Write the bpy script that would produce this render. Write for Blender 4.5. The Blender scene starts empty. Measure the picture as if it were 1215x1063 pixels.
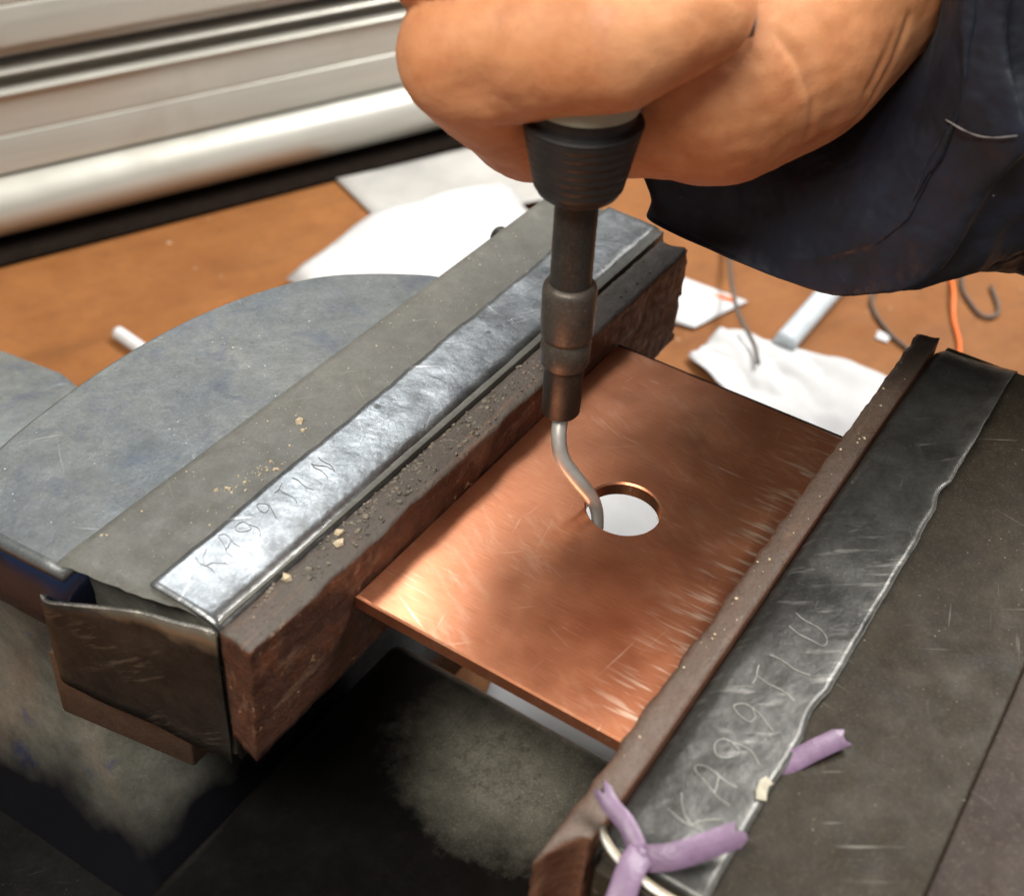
import bpy, bmesh, math, random
from mathutils import Vector, Matrix, noise
random.seed(7)
S = bpy.context.scene
COL = S.collection
U = 0.01                                    # all coordinates below are centimetres; 1 unit = 1 m

# ------------------------------------------------------------------ camera
cd = bpy.data.cameras.new('camera'); cam = bpy.data.objects.new('camera', cd); COL.objects.link(cam)
cam.matrix_world = Matrix(((0.54122, 0.51901, -0.66160, -17.110*U),
                           (-0.83876, 0.38910, -0.38091, -7.236*U),
                           (0.05973, 0.76108, 0.64591, 16.913*U),
                           (0, 0, 0, 1)))
cd.sensor_width = 36; cd.lens = 45.0; cd.clip_start = 0.01; cd.clip_end = 20
cd.dof.use_dof = True; cd.dof.focus_distance = 0.252; cd.dof.aperture_fstop = 20
S.camera = cam

# ------------------------------------------------------------------ light: a workshop interior under ceiling lamps
W = bpy.data.worlds.new('World'); S.world = W; W.use_nodes = True
W.node_tree.nodes['Background'].inputs[0].default_value = (0.80, 0.84, 0.90, 1)
W.node_tree.nodes['Background'].inputs[1].default_value = 0.18

def lamp(name, pos, target, sx, sy, power, color):
    l = bpy.data.lights.new(name, 'AREA'); l.shape = 'RECTANGLE'; l.size = sx; l.size_y = sy
    l.energy = power; l.color = color
    o = bpy.data.objects.new(name, l); COL.objects.link(o)
    o.location = Vector(pos)*U
    d = (Vector(target)-Vector(pos)).normalized()
    o.rotation_euler = d.to_track_quat('-Z', 'Y').to_euler()
    return o
lamp('ceiling_lamp_back', (66, 80, 124), (-4, 3, 0), 0.60, 0.30, 6.5, (0.96, 0.98, 1.0))
lamp('ceiling_lamp_front', (-95, 5, 150), (0, 0, 0), 1.1, 0.40, 36, (1.0, 0.95, 0.87))
lamp('fill_lamp_right', (85, -30, 115), (29, 0, -12), 0.9, 0.4, 40, (1.0, 0.97, 0.93))  # added fill light for the bench and papers on the right

S.view_settings.view_transform = 'Standard'; S.view_settings.look = 'None'
S.view_settings.exposure = 0.15; S.view_settings.gamma = 1
S.render.engine = 'CYCLES'
S.cycles.max_bounces = 8; S.cycles.use_denoising = True
S.cycles.sample_clamp_indirect = 6

# ------------------------------------------------------------------ material kit
def lin(r, g, b):
    f = lambda c: (c/255/12.92) if c/255 <= 0.04045 else ((c/255+0.055)/1.055)**2.4
    return (f(r), f(g), f(b), 1)

class Mat:
    """small node-graph writer; coordinates are object space in centimetres"""
    def __init__(s, name):
        s.m = bpy.data.materials.new(name); s.m.use_nodes = True
        s.t = s.m.node_tree; s.t.nodes.clear()
        s.out = s.n('ShaderNodeOutputMaterial'); s.b = s.n('ShaderNodeBsdfPrincipled')
        s.l(s.b.outputs[0], s.out.inputs[0])
        s.geo = s.n('ShaderNodeNewGeometry')
        mp = s.n('ShaderNodeVectorMath', operation='SCALE'); mp.inputs['Scale'].default_value = 100
        s.l(s.geo.outputs['Position'], mp.inputs[0]); s.co = mp.outputs[0]
        s.h = None
    def n(s, t, **k):
        x = s.t.nodes.new(t)
        for a, v in k.items(): setattr(x, a, v)
        return x
    def l(s, a, b): s.t.links.new(a, b)
    def put(s, sock, v):
        if isinstance(v, bpy.types.NodeSocket): s.l(v, sock)
        else: sock.default_value = v
    def set(s, **k):
        for a, v in k.items(): s.put(s.b.inputs[a.replace('_', ' ')], v)
    def map(s, scale, rot=(0, 0, 0), loc=(0, 0, 0)):
        r = s.n('ShaderNodeMapping'); r.inputs['Rotation'].default_value = rot
        r.inputs['Location'].default_value = loc; r.vector_type = 'POINT'
        q = s.n('ShaderNodeVectorMath', operation='MULTIPLY'); q.inputs[1].default_value = scale
        s.l(s.co, r.inputs['Vector']); s.l(r.outputs[0], q.inputs[0]); return q.outputs[0]
    def noise(s, scale, detail=4, rough=0.55, vec=None, dist=0.0):
        x = s.n('ShaderNodeTexNoise'); x.inputs['Scale'].default_value = scale
        x.inputs['Detail'].default_value = detail; x.inputs['Roughness'].default_value = rough
        x.inputs['Distortion'].default_value = dist
        s.l(vec or s.co, x.inputs['Vector']); return x.outputs['Fac']
    def voro(s, scale, feature='F1', vec=None, out='Distance'):
        x = s.n('ShaderNodeTexVoronoi', feature=feature); x.inputs['Scale'].default_value = scale
        s.l(vec or s.co, x.inputs['Vector']); return x.outputs[out]
    def step(s, v, a, b, c0=0.0, c1=1.0):
        x = s.n('ShaderNodeMapRange'); x.inputs[1].default_value = a; x.inputs[2].default_value = b
        x.inputs[3].default_value = c0; x.inputs[4].default_value = c1; s.l(v, x.inputs[0]); return x.outputs[0]
    def math(s, op, a, b=0.0):
        x = s.n('ShaderNodeMath', operation=op); s.put(x.inputs[0], a); s.put(x.inputs[1], b); return x.outputs[0]
    def mix(s, f, a, b):
        x = s.n('ShaderNodeMix', data_type='RGBA'); s.put(x.inputs[0], f); s.put(x.inputs[6], a); s.put(x.inputs[7], b)
        return x.outputs[2]
    def bump(s, h, strength=0.5, dist=0.02):
        x = s.n('ShaderNodeBump'); x.inputs['Strength'].default_value = strength
        x.inputs['Distance'].default_value = dist*U; s.l(h, x.inputs['Height'])
        if s.h is not None: s.l(s.h, x.inputs['Normal'])
        s.h = x.outputs[0]; s.l(s.h, s.b.inputs['Normal'])
    def scratches(s, scale, rots, width=0.985, brk=0.5):
        """thin broken straight scratches running along several directions"""
        tot = None
        for i, r in enumerate(rots):
            v = s.map((scale, scale*0.045, scale), (0, 0, r), (i*3.1, i*1.7, 0))
            a = s.step(s.noise(1.0, 2, 0.5, v), 0.68, 0.76)
            m = s.step(s.noise(0.55, 2, 0.5, s.map((1, 1, 1), loc=(i*7.7, 2, 1))), brk, brk+0.14)
            a = s.math('MULTIPLY', a, m)
            tot = a if tot is None else s.math('MAXIMUM', tot, a)
        return tot

def grimy_metal(name, c1, c2, spec, metal=0.6, r0=0.35, r1=0.6, scr=(0.6, -0.5, 2.2), scr_amt=0.6, spots=0.5, big=0.35, extra=None, grain=0.45, late=None, dents=0.0):
    m = Mat(name)
    f = m.step(m.noise(big, 6, 0.62, dist=0.6), 0.36, 0.64)
    g = m.noise(2.6, 6, 0.7)
    col = m.mix(f, c1, c2)
    col = m.mix(m.step(g, 0.30, 0.75, 0.0, 0.55), col, (c1[0]*0.45, c1[1]*0.42, c1[2]*0.4, 1))
    gr = m.noise(16, 3, 0.75)
    col = m.mix(m.step(gr, 0.54, 0.74, 0, 0.40), col, (c1[0]*0.4, c1[1]*0.4, c1[2]*0.4, 1))
    col = m.mix(m.step(gr, 0.46, 0.30, 0, grain), col, (min(1, c2[0]*1.9), min(1, c2[1]*1.85), min(1, c2[2]*1.8), 1))
    sc = m.math('MULTIPLY', m.scratches(9, scr), scr_amt)
    col = m.mix(sc, col, spec)
    sp = m.step(m.voro(5.5), 0.10, 0.05)
    sp = m.math('MULTIPLY', sp, m.step(m.noise(0.8, 3), 0.5, 0.62))
    col = m.mix(m.math('MULTIPLY', sp, spots), col, spec)
    if extra: col = extra(m, col)
    if late: col = late(m, col)
    rough = m.step(m.noise(1.5, 5, 0.65), 0.3, 0.7, r0, r1)
    m.set(Base_Color=col, Metallic=metal, Roughness=rough)
    m.bump(m.noise(7, 5, 0.7), 0.22, 0.03); m.bump(m.math('MULTIPLY', m.scratches(9, scr), -1.0), 0.3, 0.01)
    m.bump(m.noise(0.5, 2), 0.12, 0.2)
    if dents: m.bump(m.noise(1.8, 2, 0.5), dents, 0.12)
    return m.m

def blue_bits(m, col):
    f = m.math('MULTIPLY', m.step(m.noise(0.7, 6, 0.75, dist=0.6), 0.52, 0.70), 0.6)
    return m.mix(f, col, (0.06, 0.075, 0.115, 1))
def grease_lit_patch(m, col):
    # pool of light painted as a paler patch on the black greasy slide
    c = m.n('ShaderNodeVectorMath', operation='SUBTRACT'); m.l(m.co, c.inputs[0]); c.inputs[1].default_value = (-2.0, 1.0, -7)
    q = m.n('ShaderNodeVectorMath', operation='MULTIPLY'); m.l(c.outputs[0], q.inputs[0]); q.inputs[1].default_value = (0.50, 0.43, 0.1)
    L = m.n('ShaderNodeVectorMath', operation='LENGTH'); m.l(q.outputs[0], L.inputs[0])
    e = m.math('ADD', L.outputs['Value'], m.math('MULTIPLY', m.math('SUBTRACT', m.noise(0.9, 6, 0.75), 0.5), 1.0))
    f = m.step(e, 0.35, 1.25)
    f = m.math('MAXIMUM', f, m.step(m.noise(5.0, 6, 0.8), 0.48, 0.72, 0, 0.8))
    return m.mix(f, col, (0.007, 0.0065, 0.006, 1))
M = {}
M['bar'] = grimy_metal('bar steel', (0.135, 0.131, 0.112, 1), (0.180, 0.175, 0.150, 1), (0.55, 0.53, 0.47, 1), 0.25, 0.36, 0.56, scr_amt=0.16, spots=0.8, big=0.3, grain=0.15)
M['cast'] = grimy_metal('cast top', (0.115, 0.132, 0.140, 1), (0.215, 0.216, 0.195, 1), (0.70, 0.72, 0.74, 1), 0.35, 0.27, 0.48, scr_amt=0.30, spots=0.9, big=0.22, extra=blue_bits, grain=0.15)
def paint_shade_bands(m, col):  # navy paint above, then a painted-in lit band over a shaded foot
    z = m.n('ShaderNodeSeparateXYZ'); m.l(m.co, z.inputs[0])
    e = m.math('ADD', z.outputs[2], m.math('MULTIPLY', m.noise(0.5, 3, 0.5), 3.0))
    top = m.mix(m.step(e, 2.0, 2.3), (0.012, 0.014, 0.026, 1), (0.012, 0.020, 0.050, 1))
    col = m.mix(m.step(e, -0.6, 1.0), col, top)
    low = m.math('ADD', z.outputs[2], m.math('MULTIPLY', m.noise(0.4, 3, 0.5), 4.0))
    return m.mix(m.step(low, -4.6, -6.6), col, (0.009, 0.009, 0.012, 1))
M['castside'] = grimy_metal('painted casting', (0.14, 0.138, 0.115, 1), (0.27, 0.265, 0.22, 1), (0.6, 0.6, 0.6, 1), 0.35, 0.16, 0.32, scr_amt=0.1, spots=0.8, big=0.30, extra=lambda m, c: m.mix(m.math('MULTIPLY', m.step(m.noise(0.6, 6, 0.7), 0.60, 0.72), 0.6), c, (0.02, 0.045, 0.22, 1)), late=paint_shade_bands, grain=0.1)
def fold_dark(m, col):  # darker towards the folded front edge, with scattered dark spots
    z = m.n('ShaderNodeSeparateXYZ'); m.l(m.co, z.inputs[0])
    e = m.math('ADD', z.outputs[1], m.math('MULTIPLY', m.noise(1.4, 5, 0.7), 1.3))
    col = m.mix(m.step(e, 4.85, 4.15, 0, 0.85), col, (0.085, 0.080, 0.070, 1))
    k = m.math('MULTIPLY', m.step(m.voro(1.7), 0.16, 0.11), m.step(m.noise(0.5, 2), 0.5, 0.58))
    return m.mix(m.math('MULTIPLY', k, 0.6), col, (0.06, 0.055, 0.05, 1))
M['zinc'] = grimy_metal('galvanised sheet', (0.26, 0.28, 0.29, 1), (0.40, 0.42, 0.43, 1), (0.85, 0.85, 0.85, 1), 0.85, 0.26, 0.42, scr=(0.5, -0.7, 1.2, 2.0), scr_amt=0.85, spots=0.3, big=0.9, grain=0.3, late=fold_dark, dents=0.22)
M['edgebright'] = grimy_metal('cut sheet edge', (0.20, 0.19, 0.17, 1), (0.60, 0.57, 0.50, 1), (0.85, 0.85, 0.85, 1), 0.7, 0.35, 0.5, scr_amt=0.0, spots=0.2, big=1.5)
def streaks(m, col):
    v = m.map((9, 0.22, 11), (0.55, 0, 0)); w = m.map((1, 0.7, 1), (0.55, 0, 0), (2, 1, 0))
    f = m.math('MULTIPLY', m.step(m.noise(1.0, 3, 0.6, v), 0.52, 0.62), m.step(m.noise(0.8, 3, 0.5, w), 0.52, 0.62))
    col = m.mix(m.math('MULTIPLY', f, 0.3), col, (0.36, 0.31, 0.24, 1))
    z = m.n('ShaderNodeSeparateXYZ'); m.l(m.co, z.inputs[0])
    e = m.math('ADD', z.outputs[2], m.math('MULTIPLY', m.noise(1.2, 4), 0.9))
    return m.mix(m.step(e, 0.75, 1.05, 0, 0.7), col, (0.34, 0.29, 0.21, 1))
M['zincedge'] = grimy_metal('sheet flap', (0.040, 0.037, 0.033, 1), (0.085, 0.076, 0.064, 1), (0.60, 0.52, 0.40, 1), 0.75, 0.30, 0.5, scr=(1.0, 1.1, 0.9), scr_amt=0.0, spots=0.0, big=0.6, grain=0.15, late=streaks)
def wear_and_glint(m, col):  # worn streaks, and the outer edge's bright glint painted in as lighter colour
    z = m.n('ShaderNodeSeparateXYZ'); m.l(m.co, z.inputs[0])
    e = m.math('ADD', z.outputs[1], m.math('MULTIPLY', m.noise(0.8, 5, 0.7), 0.9))
    col = m.mix(m.step(e, -4.55, -4.85, 0, 0.5), col, (0.20, 0.195, 0.18, 1))
    k = m.math('MULTIPLY', m.step(m.noise(1.0, 3, 0.6, m.map((0.8, 5, 1), (0, 0, 0.9))), 0.56, 0.66), m.step(m.noise(0.5, 2, 0.5, m.map((1, 1, 1), loc=(5, 2, 0))), 0.52, 0.6))
    return m.mix(m.math('MULTIPLY', k, 0.35), col, (0.32, 0.315, 0.29, 1))
M['darkzinc'] = grimy_metal('dull sheet', (0.036, 0.036, 0.034, 1), (0.085, 0.085, 0.079, 1), (0.36, 0.36, 0.33, 1), 0.5, 0.26, 0.46, scr=(1.4, 1.9, 0.9), scr_amt=0.6, spots=0.35, big=0.45, grain=0.2, late=wear_and_glint, dents=0.18)
M['edge'] = grimy_metal('worn sheet edge', (0.035, 0.035, 0.032, 1), (0.16, 0.155, 0.14, 1), (0.6, 0.58, 0.52, 1), 0.0, 0.6, 0.8, scr_amt=0.1, spots=0.2, big=1.3)
M['rbody'] = grimy_metal('moving jaw top', (0.020, 0.016, 0.010, 1), (0.040, 0.032, 0.021, 1), (0.30, 0.28, 0.24, 1), 0.05, 0.55, 0.78, scr=(1.3, 0.2, -0.6), scr_amt=0.35, spots=0.6, big=0.8)
M['rbody2'] = grimy_metal('moving jaw casting', (0.036, 0.027, 0.022, 1), (0.058, 0.044, 0.036, 1), (0.30, 0.28, 0.24, 1), 0.05, 0.55, 0.78, scr=(1.3, 0.2, -0.6), scr_amt=0.25, spots=0.45, big=0.6)
M['slide'] = grimy_metal('greasy slide', (0.20, 0.195, 0.155, 1), (0.32, 0.31, 0.25, 1), (0.45, 0.44, 0.40, 1), 0.35, 0.28, 0.45, scr_amt=0.05, spots=0.5, big=0.5, extra=grease_lit_patch)
M['black'] = grimy_metal('black greasy casting', (0.007, 0.0065, 0.006, 1), (0.012, 0.011, 0.010, 1), (0.25, 0.22, 0.2, 1), 0.1, 0.35, 0.6, scr_amt=0.15, spots=0.5)
M['seat'] = grimy_metal('rusty seat', (0.060, 0.034, 0.020, 1), (0.082, 0.048, 0.030, 1), (0.2, 0.15, 0.1, 1), 0.1, 0.45, 0.6, scr_amt=0.1, spots=0.1)
M['shaft'] = grimy_metal('black oxide steel', (0.045, 0.042, 0.037, 1), (0.065, 0.060, 0.052, 1), (0.16, 0.15, 0.13, 1), 0.55, 0.38, 0.52, scr_amt=0.05, spots=0.05, big=0.8)
M['collar'] = grimy_metal('worn collar', (0.075, 0.064, 0.052, 1), (0.115, 0.098, 0.080, 1), (0.42, 0.38, 0.32, 1), 0.5, 0.38, 0.55, scr_amt=0.3, spots=0.15, big=0.9)

for k in ('rbody', 'rbody2', 'black'):
    next(n for n in M[k].node_tree.nodes if n.type == 'BSDF_PRINCIPLED').inputs['Specular IOR Level'].default_value = 0.22
def fibre(name, c1, c2, dust, dust_amt, horiz=True):
    m = Mat(name)
    v = m.map((0.5, 2.0, 6.0)) if horiz else m.map((0.5, 5.0, 2.0))
    col = m.mix(m.step(m.noise(1.0, 6, 0.7, v), 0.35, 0.65), c1, c2)
    col = m.mix(m.step(m.noise(3.2, 5, 0.75), 0.58, 0.72, 0, 0.75), col, (c1[0]*0.3, c1[1]*0.3, c1[2]*0.3, 1))
    fl = m.math('MULTIPLY', m.step(m.noise(5.2, 3, 0.6), 0.62, 0.70), m.step(m.noise(0.9, 3), 0.48, 0.62))
    col = m.mix(m.math('MULTIPLY', m.step(m.noise(1.1, 5, 0.7), 0.5, 0.62), 0.6), col, (0.15, 0.050, 0.022, 1))
    col = m.mix(fl, col, (0.40, 0.23, 0.13, 1))
    # dust has settled on the faces that look up
    nz = m.n('ShaderNodeSeparateXYZ'); m.l(m.geo.outputs['Normal'], nz.inputs[0])
    up = m.step(nz.outputs[2], 0.35, 0.85)
    d = m.math('MULTIPLY', up, m.step(m.noise(1.3, 6, 0.7), 0.25, 0.6, dust_amt*0.75, dust_amt))
    col = m.mix(d, col, dust)
    sv = m.math('MULTIPLY', m.step(m.noise(1.0, 4, 0.65, m.map((0.35, 7, 2))), 0.54, 0.66), m.step(m.noise(0.45, 3), 0.48, 0.6))
    col = m.mix(m.math('MULTIPLY', sv, 0.55), col, (0.22, 0.125, 0.08, 1))
    col = m.mix(m.step(m.noise(14, 3, 0.75), 0.55, 0.7, 0, 0.6), col, (0.02, 0.015, 0.012, 1))
    m.set(Base_Color=col, Roughness=m.step(m.noise(4, 3), 0.3, 0.7, 0.42, 0.75))
    m.bump(m.noise(2.2, 6, 0.75), 0.6, 0.08); m.bump(m.noise(12, 4, 0.7), 0.7, 0.03)
    return m.m
M['fibreL'] = fibre('brown fibre board', (0.042, 0.015, 0.008, 1), (0.090, 0.034, 0.017, 1), (0.095, 0.082, 0.068, 1), 0.95)
M['fibreR'] = fibre('dusty fibre board', (0.125, 0.052, 0.028, 1), (0.180, 0.085, 0.048, 1), (0.085, 0.070, 0.056, 1), 0.80)

def copper():
    m = Mat('copper')
    f = m.step(m.noise(0.45, 6, 0.65, dist=0.8), 0.35, 0.65)
    col = m.mix(f, (0.58, 0.218, 0.108, 1), (0.66, 0.275, 0.145, 1))
    col = m.mix(m.step(m.noise(1.2, 6, 0.7), 0.50, 0.75, 0, 0.14), col, (0.38, 0.13, 0.065, 1))
    v = m.map((14, 0.5, 1)); w = m.map((0.6, 0.9, 1))
    st = m.math('MULTIPLY', m.step(m.noise(1.0, 3, 0.6, v), 0.60, 0.72), m.step(m.noise(1.0, 3, 0.6, w), 0.52, 0.66))
    rim = m.n('ShaderNodeSeparateXYZ'); m.l(m.co, rim.inputs[0])
    band = m.math('MULTIPLY', m.step(rim.outputs[1], -1.6, -2.6), m.step(m.noise(1.0, 2, 0.5, m.map((7, 1.1, 1), loc=(3, 1, 0))), 0.50, 0.62))
    band = m.math('MULTIPLY', band, m.step(m.noise(1.0, 3, 0.6, v), 0.42, 0.54))
    st = m.math('MAXIMUM', st, band)
    fine = m.scratches(10, (1.35, 1.7, 0.4, 2.4), brk=0.46)
    sm = m.math('MULTIPLY', m.step(m.noise(1.0, 5, 0.7, m.map((5, 1.1, 1), (0, 0, 0.5))), 0.50, 0.70), m.step(m.noise(0.45, 3), 0.46, 0.58))
    hi = m.math('MINIMUM', m.math('ADD', m.math('MULTIPLY', st, 1.0), m.math('MULTIPLY', fine, 0.5)), 1.0)
    col = m.mix(hi, col, (0.98, 0.74, 0.56, 1))
    col = m.mix(m.math('MULTIPLY', sm, 0.5), col, (0.75, 0.46, 0.30, 1))
    far = m.math('ADD', rim.outputs[0], m.math('MULTIPLY', m.noise(2.0, 3), 0.06))
    col = m.mix(m.step(far, 4.70, 4.745), col, (0.03, 0.014, 0.014, 1))  # dark reflection of the far bevel painted in as a line
    fine2 = m.noise(1.0, 3, 0.6, m.map((40, 1.6, 1)))
    col = m.mix(m.step(fine2, 0.42, 0.30, 0, 0.30), col, (0.85, 0.46, 0.27, 1)); col = m.mix(m.step(fine2, 0.56, 0.70, 0, 0.35), col, (0.33, 0.10, 0.045, 1))
    r = m.math('ADD', m.step(m.noise(0.9, 3, 0.5), 0.3, 0.7, 0.27, 0.36), m.math('MULTIPLY', fine2, 0.04))
    m.set(Base_Color=col, Metallic=0.93, Roughness=r)
    m.bump(m.noise(1.0, 4, 0.7, m.map((16, 0.8, 1))), 0.12, 0.012); m.bump(m.noise(0.5, 1), 0.03, 0.08); m.bump(hi, 0.15, 0.006)
    return m.m
M['copper'] = copper()

def plain(name, c1, c2, rough=0.5, metal=0.0, scale=1.0, bump=0.2, bd=0.03, **k):
    m = Mat(name)
    col = m.mix(m.step(m.noise(scale, 5, 0.6), 0.35, 0.65), c1, c2)
    m.set(Base_Color=col, Roughness=m.step(m.noise(scale*2.3, 4), 0.3, 0.7, rough*0.85, rough*1.15), Metallic=metal, **k)
    if bump: m.bump(m.noise(scale*6, 4, 0.65), bump, bd)
    return m.m
M['steel'] = plain('bright steel', (0.66, 0.63, 0.57, 1), (0.76, 0.73, 0.67, 1), 0.36, 0.7, 3, 0.05)
M['rubber'] = plain('black plastic', (0.010, 0.010, 0.010, 1), (0.018, 0.017, 0.016, 1), 0.5, 0, 3, 0.2)
M['tubeshadow'] = plain('shadow strip', (0.008, 0.0055, 0.004, 1), (0.012, 0.008, 0.006, 1), 0.95, 0, 2, 0.1, Specular_IOR_Level=0.08)  # near-black colour standing in for shade below the shutter tube
M['seamthread'] = plain('worn seam thread', (0.16, 0.15, 0.15, 1), (0.28, 0.26, 0.25, 1), 0.8, 0, 5, 0.3)
M['ring'] = plain('pale ring', (0.34, 0.36, 0.27, 1), (0.40, 0.41, 0.32, 1), 0.45, 0, 2, 0.05)
M['bluegrip'] = plain('blue grip', (0.012, 0.022, 0.055, 1), (0.016, 0.03, 0.075, 1), 0.4, 0, 2, 0.1)
M['purple'] = plain('purple rubber', (0.135, 0.085, 0.140, 1), (0.20, 0.13, 0.205, 1), 0.36, 0, 2.5, 0.35, 0.04)
M['paper'] = plain('white paper', (0.44, 0.44, 0.44, 1), (0.54, 0.54, 0.54, 1), 0.8, 0, 0.3, 0.15, 0.08)
M['paper2'] = plain('grey paper', (0.30, 0.295, 0.28, 1), (0.40, 0.39, 0.37, 1), 0.75, 0, 0.3, 0.2, 0.08)
M['tan'] = plain('tan board', (0.42, 0.28, 0.15, 1), (0.55, 0.40, 0.24, 1), 0.7, 0, 1.0, 0.3)
M['pen'] = plain('white plastic', (0.40, 0.45, 0.48, 1), (0.50, 0.55, 0.58, 1), 0.4, 0, 0.7, 0)
M['cableblack'] = plain('grey cable', (0.07, 0.055, 0.045, 1), (0.10, 0.08, 0.065, 1), 0.5, 0, 1, 0)
M['cableorange'] = plain('orange wire', (0.75, 0.14, 0.03, 1), (0.80, 0.18, 0.04, 1), 0.45, 0, 1, 0)
M['chip'] = plain('pale chip', (0.42, 0.33, 0.20, 1), (0.62, 0.52, 0.36, 1), 0.7, 0, 5, 0.4)
M['paintchip'] = plain('paint chip', (0.26, 0.24, 0.18, 1), (0.40, 0.37, 0.28, 1), 0.6, 0, 5, 0.4)
M['grit'] = plain('grit', (0.05, 0.045, 0.038, 1), (0.24, 0.20, 0.15, 1), 0.6, 0.1, 9, 0.3)
M['scratchpale'] = plain('pale scratch', (0.14, 0.14, 0.125, 1), (0.36, 0.36, 0.32, 1), 0.5, 0.1, 2.2, 0)
M['scratchdark'] = plain('dark scratch', (0.12, 0.115, 0.11, 1), (0.34, 0.34, 0.34, 1), 0.45, 0.6, 2.5, 0)
M['scrap'] = plain('brown flake', (0.06, 0.025, 0.015, 1), (0.10, 0.045, 0.025, 1), 0.6, 0, 4, 0.4)
M['nail'] = plain('nail', (0.16, 0.12, 0.12, 1), (0.30, 0.23, 0.21, 1), 0.35, 0, 6, 0.1)

def bench_mat():
    m = Mat('hardboard')
    col = m.mix(m.step(m.noise(0.16, 6, 0.65), 0.35, 0.65), (0.165, 0.060, 0.015, 1), (0.235, 0.095, 0.028, 1))
    col = m.mix(m.step(m.noise(1.6, 6, 0.75), 0.5, 0.75, 0, 0.45), col, (0.11, 0.042, 0.012, 1))
    sp = m.math('MULTIPLY', m.step(m.voro(0.8), 0.10, 0.03), m.step(m.noise(0.2, 2), 0.5, 0.6))
    col = m.mix(m.step(m.noise(0.35, 5, 0.7, m.map((0.3, 1.6, 1), (0, 0, 0.4))), 0.50, 0.68, 0, 0.35), col, (0.09, 0.036, 0.011, 1))
    col = m.mix(m.math('MULTIPLY', sp, 0.4), col, (0.72, 0.60, 0.46, 1))
    m.set(Base_Color=col, Roughness=m.step(m.noise(0.5, 4), 0.3, 0.7, 0.62, 0.8), Specular_IOR_Level=0.25); m.bump(m.noise(4, 5, 0.7), 0.25, 0.05)
    return m.m
M['bench'] = bench_mat()
def alu():
    m = Mat('aluminium')
    v = m.map((0.05, 1.2, 1.2), (0, 0, math.radians(23)))
    col = m.mix(m.step(m.noise(1.0, 5, 0.6, v), 0.3, 0.7), (0.42, 0.42, 0.38, 1), (0.56, 0.555, 0.50, 1))
    col = m.mix(m.step(m.noise(0.35, 5, 0.7), 0.55, 0.7, 0, 0.3), col, (0.36, 0.32, 0.26, 1))
    m.set(Base_Color=col, Metallic=0.35, Roughness=m.step(m.noise(0.6, 4), 0.3, 0.7, 0.30, 0.42))
    m.bump(m.noise(2.5, 4), 0.05, 0.05); return m.m
M['alu'] = alu()
def skin():
    m = Mat('skin')
    col = m.mix(m.step(m.noise(0.55, 4, 0.6), 0.35, 0.68), (0.56, 0.225, 0.090, 1), (0.72, 0.335, 0.155, 1))
    col = m.mix(m.step(m.noise(1.7, 5, 0.7), 0.50, 0.75, 0, 0.45), col, (0.42, 0.12, 0.05, 1))
    col = m.mix(m.step(m.noise(7, 4, 0.7), 0.60, 0.72, 0, 0.22), col, (0.34, 0.12, 0.05, 1))
    col = m.mix(m.step(m.noise(0.9, 4, 0.6), 0.52, 0.36, 0, 0.35), col, (0.78, 0.42, 0.22, 1))
    m.set(Base_Color=col, Roughness=m.step(m.noise(5, 3), 0.3, 0.7, 0.48, 0.62))
    m.b.inputs['Subsurface Weight'].default_value = 0.12
    m.b.inputs['Subsurface Radius'].default_value = (0.006, 0.0022, 0.0012)
    m.b.inputs['Subsurface Scale'].default_value = 0.6
    m.bump(m.voro(9, 'DISTANCE_TO_EDGE'), 0.22, 0.02); m.bump(m.noise(3, 4), 0.12, 0.03)
    # fine transverse creases
    m.bump(m.noise(1.0, 3, 0.6, m.map((2.0, 12, 9), (0, 0, 0.5), (1, 2, 0))), 0.10, 0.02)
    return m.m
M['skin'] = skin()
def cloth():
    m = Mat('navy cloth')
    col = m.mix(m.step(m.noise(0.5, 5, 0.65), 0.35, 0.65), (0.003, 0.004, 0.007, 1), (0.009, 0.015, 0.031, 1))
    lint = m.math('MULTIPLY', m.step(m.voro(2.2), 0.06, 0.02), m.step(m.noise(0.6, 2), 0.5, 0.6))
    col = m.mix(lint, col, (0.4, 0.42, 0.45, 1))
    m.set(Base_Color=col, Roughness=m.step(m.noise(1.5, 4), 0.3, 0.7, 0.48, 0.62))
    m.b.inputs['Sheen Weight'].default_value = 0.03; m.b.inputs['Sheen Roughness'].default_value = 0.4
    m.bump(m.noise(0.75, 3, 0.5), 0.6, 0.35); m.bump(m.noise(16, 3), 0.2, 0.02)
    return m.m
M['cloth'] = cloth()

# ------------------------------------------------------------------ object kit
def link_mesh(name, verts, faces, mat, parent=None, smooth=False, origin=None, label=None, cat=None, group=None, kind=None):
    """verts in centimetres, world space"""
    if parent is not None: org = ORG[parent.name]
    elif origin is not None: org = Vector(origin)
    else:
        xs = [v[0] for v in verts]; ys = [v[1] for v in verts]; zs = [v[2] for v in verts]
        org = Vector(((min(xs)+max(xs))/2, (min(ys)+max(ys))/2, min(zs)))
    me = bpy.data.meshes.new(name)
    me.from_pydata([(Vector(v)-org)*U for v in verts], [], faces)
    bm = bmesh.new(); bm.from_mesh(me); bmesh.ops.recalc_face_normals(bm, faces=bm.faces); bm.to_mesh(me); bm.free()
    me.materials.append(mat)
    if smooth:
        for p in me.polygons: p.use_smooth = True
    o = bpy.data.objects.new(name, me); COL.objects.link(o)
    if parent is not None:
        o.parent = parent; ORG[o.name] = org
    else:
        o.location = org*U; ORG[o.name] = org
    tag(o, label, cat, group, kind)
    return o
ORG = {}
def tag(o, label=None, cat=None, group=None, kind=None):
    if label: o['label'] = label
    if cat: o['category'] = cat
    if group: o['group'] = group
    if kind: o['kind'] = kind
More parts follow.
